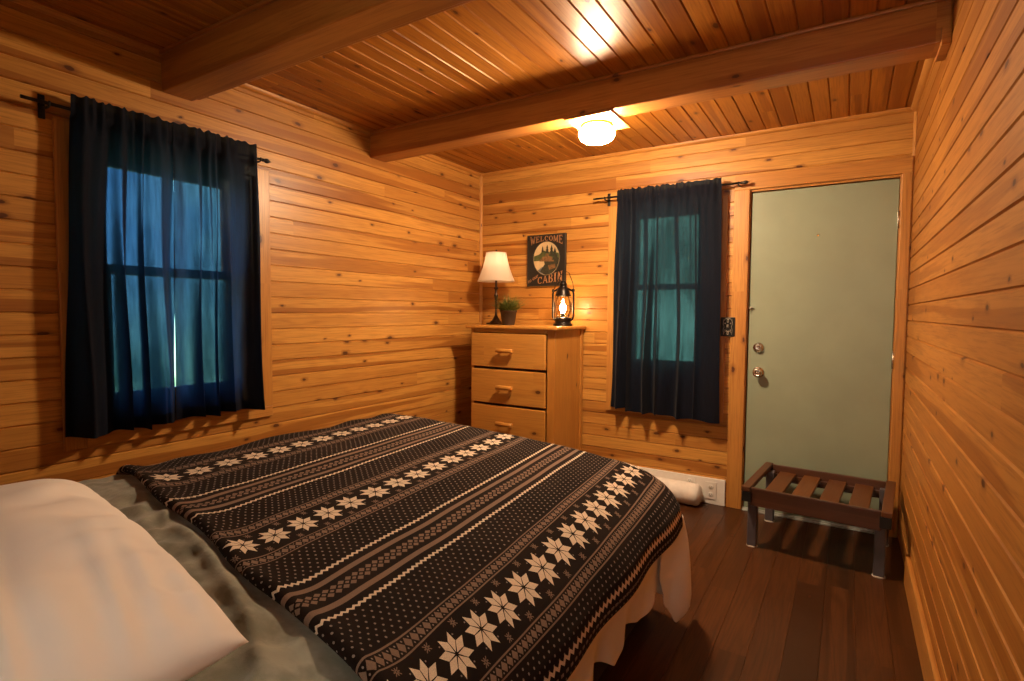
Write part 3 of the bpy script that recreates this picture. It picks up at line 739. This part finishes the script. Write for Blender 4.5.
obj('cabin_lettering', cab, M['sign_text'], t, label='word CABIN in tan serif capitals')
scr = BM(); text_mesh(scr, 'to our', T(-.112, -.0216, -.152) @ RY(-.50) @ RX(PI / 2), .040, shear=.35); obj('script_lettering', scr, M['sign_text'], t)

# ------------------------------------------------------------------ switch plate and outlets
t = thing('switch_plate', 'black embossed switch plate between window and door', 'switch', (1.968, -.020, 1.183))
obj('plate', box(BM(), (-.043, -.007, -.062), (.043, -.0002, .062), .003), M['plate'], t)
b = BM(); rg = random.Random(9)
for sgn in (-1, 1):
    for zc in (-.04, .04):
        tube(b, [(sgn * (.008 + .013 * math.cos(q)), -.0076, zc + .013 * math.sin(q)) for q in [i * .55 for i in range(9)]], .0024, 6)
        lathe(b, [(0, .0), (.005, 0), (.004, .003), (0, .004)], 10, (sgn * .017, -.007, zc * .55), RX(PI / 2))
    tube(b, [(sgn * .024, -.0076, -.05), (sgn * .028, -.0076, -.02), (sgn * .022, -.0076, 0), (sgn * .028, -.0076, .02), (sgn * .024, -.0076, .05)], .002, 6)
obj('relief', b, M['relief'], t, label='worn metallic raised scrollwork')
b = BM(); box(b, (-.006, -.018, -.004), (.006, -.006, .016), .002); obj('toggle', b, M['relief'], t)
def outlet(x, z, label):
    t = thing('wall_outlet', label, 'outlet', (x, -.018, z), group='outlets on the white board')
    obj('cover', box(BM(), (-.036, -.006, -.058), (.036, -.0002, .058), .002), M['plastic'], t)
    for s in (-1, 1):
        f = BM(); lathe(f, [(0, .0), (.016, 0), (.0165, .001), (.015, .0025), (0, .0025)], 20, (0, 0, 0), T(0, -.006, s * .026) @ RX(PI / 2)); so = obj('socket', f, M['plastic'], t)
        b = BM()
        for p in (-.006, .006): box(b, (p - .0011, -.0092, s * .026 - .002), (p + .0011, -.0083, s * .026 + .007), 0)
        lathe(b, [(0, 0), (.0023, 0), (.0023, .001), (0, .001)], 10, (0, 0, 0), T(0, -.0083, s * .026 - .008) @ RX(PI / 2)); obj('slots', b, M['slot'], so)
outlet(1.889, .092, 'white duplex outlet right of the white roll, on the white board')
outlet(1.752, .112, 'white duplex outlet partly behind the white roll')

# ------------------------------------------------------------------ white roll on the floor
b = BM(); R = .072; L = .62
def roll(s, q):
    a = 2 * PI * s; x = L * q - L
    e = min(q * L, L - q * L); r = R * (1 if e > .03 else math.sqrt(max(0, 1 - ((.03 - e) / .03) ** 2)) * .45 + .55)
    r *= 1 + .02 * mnoise.noise(Vector((x * 14, math.cos(a) * 1.5, math.sin(a) * 1.5))) + .008 * math.sin(x * 150)
    return (x, r * math.cos(a), R + r * math.sin(a))
grid(b, roll, 40, 110)
lathe(b, [(R * .56, 0), (R * .4, .006), (R * .2, .004), (0, .002)], 40, (0, 0, 0), T(0, 0, R) @ RY(PI / 2))
bmesh.ops.remove_doubles(b, verts=b.verts[:], dist=2e-4)
o = obj('fabric_roll', b, M['roll'], loc=(1.842, -.102, .002)); tag(o, 'white bumpy roll lying against the white baseboard', 'roll')

# ------------------------------------------------------------------ luggage rack
t = thing('luggage_rack', 'low dark wooden slatted luggage rack in front of the door', 'luggage rack', (2.527, -.376, 0), math.radians(-4.6))
wx, wy, hz = .334, .285, .343
ew = .044
for s in (-1, 1):
    obj('end_rail', box(BM(), (s * wx - (ew if s > 0 else 0), -wy - .018, hz - .026), (s * wx + (ew if s < 0 else 0), wy + .018, hz), .004), M['rack_y'], t)
    for q in (-1, 1):
        lx_, ly_ = s * (wx - .046), q * (wy - .060)
        obj('end_block', box(BM(), (s * (wx - .026) - .024, q * (wy - .018) - .030, hz - .082), (s * (wx - .026) + .024, q * (wy - .018) + .030, hz - .0262), .004), M['rack_black'], t)
        lg = obj('leg', box(BM(), (lx_ - .024, ly_ - .022, .006), (lx_ + .024, ly_ + .022, hz - .030), .005), M['rack_leg'], t)
        f = BM(); lathe(f, [(0, 0), (.028, 0), (.029, .003), (.027, .0075), (0, .0075)], 24, (lx_, ly_, 0)); obj('foot_pad', f, M['felt'], lg)
for q in (-1, 1):
    obj('side_rail', box(BM(), (-wx + ew + .0005, q * (wy - .006) - .011, hz - .100), (wx - ew - .0005, q * (wy - .006) + .011, hz - .003), .004), M['rack_x'], t)
for q in (-1, 1):
    obj('slat_bearer', box(BM(), (-wx + ew + .003, q * (wy - .028) - .0098, hz - .082), (wx - ew - .003, q * (wy - .028) + .0098, hz - .0532), .002), M['rack_x'], t)
for k in range(4):
    x = -.199 + .130 * k
    obj('slat', box(BM(), (x - .044, -wy + .0185, hz - .053), (x + .044, wy - .0185, hz - .036), .004), M['rack_slat'], t)

# ------------------------------------------------------------------ the bed
def lerp_tab(tab, x):
    if x <= tab[0][0]: return tab[0][1]
    for (a, c), (e, f) in zip(tab, tab[1:]):
        if x <= e:
            s = (x - a) / (e - a); return c + (f - c) * s
    return tab[-1][1]
CROWN = [(.40, .640), (.44, .690), (.50, .712), (.75, .714), (1.0, .705), (1.26, .693), (1.5, .680), (1.7, .662), (1.80, .650), (1.90, .634)]
def crown(x): 
    return (lerp_tab(CROWN, x - .03) + lerp_tab(CROWN, x + .03) + lerp_tab(CROWN, x)) / 3
t = thing('bed', 'double bed standing below the wide window', 'bed', (1.22, -2.5, 0))
bx0, bx1, by0, by1 = .46, 1.955, -3.62, -1.53
b = BM()
MP = [(.47, .36), (.465, .50), (.475, .62), (.50, .665)] + [(x, crown(x) - .040) for x in (.55, .7, .9, 1.1, 1.3, 1.5, 1.65, 1.75)] + [(1.84, .585), (1.91, .55), (1.95, .49), (1.96, .43), (1.955, .36)]
ys = [by0 + (by1 - by0) * k / 20 for k in range(21)]
V = [[b.verts.new((x - 1.22, y + 2.5, z - (.03 if k in (0, 20) else 0) * (z > .45))) for x, z in MP] for k, y in enumerate(ys)]
for A, C_ in zip(V, V[1:]):
    for i in range(len(MP)): b.faces.new((A[i], A[(i + 1) % len(MP)], C_[(i + 1) % len(MP)], C_[i])).smooth = True
b.faces.new(V[0]); b.faces.new(V[-1][::-1]); bmesh.ops.recalc_face_normals(b, faces=b.faces[:]); obj('mattress', b, M['mattress'], t)
b = BM(); box(b, (bx0 - 1.22, by0 + 2.5, .0), (1.94 - 1.22, by1 + 2.5, .355), .012); obj('bed_base', b, M['base'], t, label='dark grey fabric covered base')

# white sheet hanging out below the throw
SH = [(1.975, .555), (2.02, .515), (2.048, .455), (2.058, .40), (2.055, .33)]
def sheet_bottom(y): return .212 + .012 * math.sin(y * 15.0 + .6) + .02 * math.sin(y * 24 + 1.0) * .6 + .030 * max(0, math.sin(y * 13.0)) ** 3 - .02 * (y + 2.3)
def sheet(s, q):
    if s < .86:
        y = -3.45 + (s / .86) * (3.45 - 1.55); ang = 0.0; r = 0
        base = Vector((0, y, 0)); nrm = Vector((1, 0, 0)); cxx = 0
    else:
        w = (s - .86) / .14; y = -1.55; ang = min(1, w / .55) * PI / 2
        base = Vector((0, y, 0)); nrm = Vector((math.cos(ang), math.sin(ang), 0))
    zb = sheet_bottom(y)
    n = len(SH)
    fold = .016 * math.sin(y * 23 + 2 * math.sin(y * 5)) + .008 * math.sin(y * 47 + 1)
    if q < .35: x, z = SH[0][0], SH[0][1]; k = q / .35 * (n - 1); i = min(int(k), n - 2); f = k - i; x = SH[i][0] + (SH[i + 1][0] - SH[i][0]) * f; z = SH[i][1] + (SH[i + 1][1] - SH[i][1]) * f
    else:
        f = (q - .35) / .65; x = SH[-1][0] - .008 * f; z = SH[-1][1] + (zb - SH[-1][1]) * f
    x += fold * max(0, (q - .2) / .8) * .8
    if s < .86: return (x, y, z)
    cxm = 1.90; r = x - cxm; w = (s - .86) / .14
    if w < .55: return (cxm + r * math.cos(ang), y + r * .62 * math.sin(ang), z)
    return (cxm - (w - .55) / .45 * .5, y + r * .62, z)
b = BM(); grid(b, sheet, 300, 40)
so = obj('bed_sheet', b, M['sheet']); tag(so, 'white cotton sheet hanging out along the side of the bed', 'sheet')
m_ = so.modifiers.new('cloth thickness', 'SOLIDIFY'); m_.thickness = .0025; m_.offset = -1
# hanging corner of the sheet, folded over on itself
FL = [[(2.072, -1.800, .46), (2.076, -1.70, .46), (2.082, -1.60, .45), (2.078, -1.525, .44), (2.03, -1.475, .44)],
      [(2.070, -1.800, .38), (2.082, -1.70, .37), (2.094, -1.60, .36), (2.096, -1.52, .35), (2.05, -1.46, .35)],
      [(2.066, -1.805, .30), (2.078, -1.71, .29), (2.100, -1.62, .275), (2.108, -1.52, .25), (2.07, -1.45, .25)],
      [(2.068, -1.790, .262), (2.086, -1.71, .255), (2.104, -1.63, .235), (2.114, -1.52, .18), (2.09, -1.455, .18)],
      [(2.072, -1.765, .215), (2.084, -1.70, .20), (2.100, -1.64, .170), (2.118, -1.52, .115), (2.10, -1.465, .12)],
      [(2.074, -1.750, .175), (2.082, -1.69, .135), (2.090, -1.63, .085), (2.116, -1.535, .072), (2.105, -1.475, .07)],
      [(2.076, -1.735, .165), (2.080, -1.68, .105), (2.084, -1.625, .045), (2.110, -1.555, .052), (2.108, -1.495, .055)]]
def bil(G, s, q):
    n, mm = len(G) - 1, len(G[0]) - 1
    def cr(p0, p1, p2, p3, t_): return .5 * ((2 * p1) + (p2 - p0) * t_ + (2 * p0 - 5 * p1 + 4 * p2 - p3) * t_ * t_ + (3 * p1 - p0 - 3 * p2 + p3) * t_ ** 3)
    def row(i, s_):
        k = s_ * mm; j = min(int(k), mm - 1); f = k - j; g = [Vector(G[i][max(0, min(mm, j + e))]) for e in (-1, 0, 1, 2)]; return cr(*g, f)
    k = q * n; i = min(int(k), n - 1); f = k - i
    return cr(*[row(max(0, min(n, i + e)), s) for e in (-1, 0, 1, 2)], f)
b = BM(); grid(b, lambda s, q: bil(FL, s, q) + Vector((.004 * math.sin(s * 9 + q * 4), 0, 0)), 36, 40)
fo = obj('sheet_corner', b, M['sheet'], so, label='loose hanging corner')
m_ = fo.modifiers.new('cloth thickness', 'SOLIDIFY'); m_.thickness = .0025; m_.offset = -1

# draping of bed covers: x across, y along, with rounded side and foot drops
SIDE = [(0, 0), (.05, .008), (.10, .020), (.15, .034), (.20, .056), (.25, .086), (.285, .118), (.312, .160), (.325, .205), (.328, .250), (.326, .30), (.322, .36)]
def side_drop(dist):
    """arc length along the drop -> (horizontal, vertical)"""
    s = 0.0
    for (a, c), (e, f) in zip(SIDE, SIDE[1:]):
        l = math.hypot(e - a, f - c)
        if s + l >= dist: k = (dist - s) / l; return a + (e - a) * k, c + (f - c) * k
        s += l
    return SIDE[-1][0], SIDE[-1][1] + dist - s
X1, Y1 = 1.775, -1.60
HEAD = [(.3, -2.84), (.5, -2.88), (.85, -2.945), (1.24, -3.008), (1.5, -3.06), (1.76, -3.096), (1.95, -3.108), (2.2, -3.112)]
def head_y(x): return (lerp_tab(HEAD, x - .05) + lerp_tab(HEAD, x + .05)) / 2 + .006 * math.sin(x * 11 + 1)
TX0, TX1 = .43, X1 + .437
def throw(s, q):
    """s across (0 left .. 1 hem), q along (0 head .. 1 foot)"""
    p = TX0 + (TX1 - TX0) * s
    yh = head_y(min(p, 2.05)) - .0 
    NQ = .055                                     # share of q spent on the rolled head edge
    yfoot = Y1 + .40
    wob = mnoise.noise(Vector((p * 9, 2.0, 0)))
    if q < NQ:
        a = (-150 + 240 * (q / NQ)) / 180 * PI; rr = .0135 * (1 + .35 * wob)
        ey, ez = rr * 1.5 - rr * 1.5 * math.cos(PI / 2 - (a - 0)) * 0 - rr * 1.5 * math.cos(a), rr * math.sin(a)
        y = yh + ey - .0; zadd = ez + .004
        y = yh + rr * 1.5 - rr * 1.5 * math.cos(a)
    else:
        w = (q - NQ) / (1 - NQ); rr = .0135 * (1 + .35 * wob); yst = yh + rr * 1.5; y = yst + (yfoot - yst) * w
        e = (y - yst) / .10; zadd = (rr + .004) * (1 - min(1, e)) ** 2 if e < 1 else 0.0
    dx, dy = max(0, p - X1), max(0, y - Y1); m_ = max(dx, dy)
    if m_ > 0:
        l = math.hypot(dx, dy); nx, ny = dx / l, dy / l; hh_, vv = side_drop(m_)
        x = min(p, X1) + nx * hh_; yy = min(y, Y1) + ny * hh_ * .60
    else: x, yy, vv = p, y, 0.0
    z = crown(min(x, X1)) - vv
    z += zadd
    env = 1 - min(1, vv / .1)
    z += .0035 * mnoise.noise(Vector((x * 6, yy * 3, 0))) + env * .006 * mnoise.noise(Vector((x * 2.2, yy * 7 + x * 4, 3))) * max(0, 1 - (y - yh) / .6)
    if p < .62: z += .010 * (1 - (p - TX0) / .19) * math.sin(yy * 16 + math.sin(yy * 7)) * .8; x += .012 * math.sin(yy * 9) * (1 - (p - TX0) / .19)
    if vv > .1: x += (vv - .1) * .05 * math.sin(yy * 14 + 1)
    return (x, yy, z)
# pattern coordinate measured along the cloth; rows lie slightly skewed across the bed
def throw_uv(s, q):
    p = TX0 + (TX1 - TX0) * s; pt = throw(s, q)
    yst = head_y(min(p, 2.05)); y = yst + (Y1 + .40 - yst) * max(0, (q - .055) / .945) if q > .055 else yst - (.055 - q) * 1.3
    fade = 1.0 if p < 1.95 else max(0, 1 - (p - 1.95) / .24)
    fade *= .75 + .25 * min(1, max(0, (p - .6) / .8))
    v = (p - 1.373) + .022 * min(1, max(0, (p - 1.5) / .4)) + .078 * (min(y, -1.3) + 2.75) * fade
    y -= .20 * max(0, yst + .40 - y) * min(1, max(0, (p - .8) / .3))
    v += .016 * mnoise.noise(Vector((p * 13, 4.0, 2))) * math.exp(-max(0, y - yst) / .07)
    v += .004 * mnoise.noise(Vector((p * 3, y * 4, 1)))
    return (y, v)
b = BM(); grid(b, throw, 230, 230, uv=throw_uv)
o = obj('throw_blanket', b, M['throw']); tag(o, 'dark brown nordic throw with cream snowflake rows on the bed', 'blanket')
m_ = o.modifiers.new('cloth thickness', 'SOLIDIFY'); m_.thickness = .006; m_.offset = -1

# sage fleece under it
RID = [[(1.00, -2.97), (1.05, -3.003), (1.27, -3.03), (1.53, -3.106), (1.666, -3.149), (1.79, -3.21), (1.85, -3.3)], [(.80, -2.93), (.95, -3.02), (1.10, -3.06)], [(1.30, -3.02), (1.50, -3.10), (1.75, -3.17), (1.95, -3.25)]]
def ridge(x, y):
    z = 0
    for k, pl in enumerate(RID):
        dmin = 9
        for (a, c), (e, f) in zip(pl, pl[1:]):
            L2 = (e - a) ** 2 + (f - c) ** 2; t_ = max(0, min(1, ((x - a) * (e - a) + (y - c) * (f - c)) / L2)); dmin = min(dmin, math.hypot(x - a - t_ * (e - a), y - c - t_ * (f - c)))
        z += (.014, .010, .008)[k] * math.exp(-(dmin / (.018, .022, .03)[k]) ** 2)
    return z
def fleece(s, q):
    p = .45 + (X1 + .33 - .45) * s; y = -3.60 + (3.60 - 2.55) * q
    dx = max(0, p - X1)
    if dx > 0: hh_, vv = side_drop(dx); x = X1 + hh_ * .955
    else: x, vv = p, 0
    z = crown(min(x, X1)) - vv - .016
    under = max(0, min(1, (head_y(min(x, 2.05)) + .03 - y) / .05))
    n1 = mnoise.noise(Vector((x * 5, y * 7, .3))) * .008 + mnoise.noise(Vector((x * 13 + y * 5, y * 11, 5))) * .007 + (.35 - abs(mnoise.noise(Vector((x * 5 - y * 7, y * 6 + x * 4, 9))))) * .020 + (.3 - abs(mnoise.noise(Vector((x * 9 + y * 6, y * 12 - x * 4, 2))))) * .012
    z += under * (n1 + ridge(x, y)) - (1 - under) * .006
    return (x, y, z)
b = BM(); grid(b, fleece, 190, 130)
o = obj('fleece_blanket', b, M['fleece']); tag(o, 'plain sage grey fleece blanket between pillow and patterned throw', 'blanket')
m_ = o.modifiers.new('cloth thickness', 'SOLIDIFY'); m_.thickness = .004; m_.offset = -1

# pillow
PL, PD, PT = .485, .262, .114
def pil(sgn):
    def f(s, q):
        u, v = s * 2 - 1, q * 2 - 1
        x = PL * u * (1 - .02 * (1 - v * v)) + .045 * (1 - v) * max(0, u) ** 2; y = PD * v * (1 + .02 * (1 - u * u))
        th = PT * ((1 - abs(u) ** 3.6) * (1 - abs(v) ** 3.0)) ** .54
        wr = .022 * mnoise.noise(Vector((u * 2.2, v * 1.6, 4))) + .030 * mnoise.noise(Vector((u * 5.5 + v, v * 1.2, 1))) * (abs(v) ** 1.3) + .006 * mnoise.noise(Vector((u * 14, v * 3, 7))) * (abs(u) ** 2 + abs(v) ** 3) * .7
        pv = max(0, min(1, (v - .05) / .7)); wr += .0095 * math.sin(24 * u + 5 * mnoise.noise(Vector((u * 3, v * 2, 8)))) * pv * pv * (1 - pv * .35) +   .0055 * math.sin(27 * v + 3 * u + 4 * mnoise.noise(Vector((v * 2.5, u, 3)))) * max(0, min(1, (u + .1) / .8)) ** 1.5
        e = (1 - abs(u) ** 8) * (1 - abs(v) ** 8)
        z = sgn * (th * (1.0 if sgn > 0 else .45 + .22 * u)) + (wr * e if sgn > 0 else 0)
        return (x, y, z)
    return f
b = BM(); grid(b, pil(1), 110, 80); grid(b, pil(-1), 110, 80)
bmesh.ops.remove_doubles(b, verts=b.verts[:], dist=1e-4); bmesh.ops.recalc_face_normals(b, faces=b.faces[:])
o = obj('pillow', b, M['pillow'], loc=(1.322, -3.452, .760)); tag(o, 'white pillow at the head of the bed', 'pillow')
o.rotation_euler = (0, math.radians(2.2), math.radians(-8))

# ------------------------------------------------------------------ daylight
w = bpy.data.worlds.new('World'); SC.world = w; w.use_nodes = True
nt = w.node_tree; bg = nt.nodes['Background']
class WM(Mat):
    def __init__(s): s.t = nt
wm = WM(); d3 = wm.coord('Generated')
fol = wm.noise(wm.vec(d3[0] * 9, d3[1] * 9, d3[2] * 7), 1.0, 4.0, .6)
trees = wm.mix(fol.smooth(.35, .68), (.10, .25, .13), (.62, 1.05, .62))
sky = wm.mix(d3[2].smooth(-.1, .5), (.42, .95, 1.5), (.30, .80, 1.75))
left = wm.mix(d3[2].smooth(-.12, .10), trees, sky)
bk = d3[1].smooth(.2, .7)
fr = (d3[1] * -1.0).smooth(.35, .6)  # brighter sky towards the added window, as fill from behind the camera
wm.L(wm.mix(fr, wm.mix(bk, left, trees), (2.0, 1.62, 1.26)), bg.inputs[0]); bg.inputs[1].default_value = 2.0

# ------------------------------------------------------------------ camera
cam = bpy.data.cameras.new('Camera'); co = bpy.data.objects.new('Camera', cam); COL.objects.link(co)
cam.sensor_fit = 'HORIZONTAL'; cam.sensor_width = 36; cam.lens = 544.42 / 1024 * 36; cam.clip_start = .02
yaw, pitch, rollr = .5533, .0515, .0067
f = Vector((-math.sin(yaw) * math.cos(pitch), math.cos(yaw) * math.cos(pitch), -math.sin(pitch))); r = Vector((math.cos(yaw), math.sin(yaw), 0)); u = r.cross(f)
r2 = r * math.cos(rollr) + u * math.sin(rollr); u2 = u * math.cos(rollr) - r * math.sin(rollr)
mw = Matrix((r2, u2, -f)).transposed().to_4x4(); mw.translation = (2.6319, -3.7558, 1.2667); co.matrix_world = mw
SC.camera = co
SC.view_settings.view_transform = 'Standard'; SC.view_settings.look = 'None'; SC.view_settings.gamma = 1.0; SC.view_settings.use_curve_mapping = False
SC.view_settings.exposure = 1.14
c = SC.cycles; c.use_denoising = True; c.max_bounces = 14; c.diffuse_bounces = 8; c.glossy_bounces = 6; c.transparent_max_bounces = 16; c.sample_clamp_indirect = 8.0
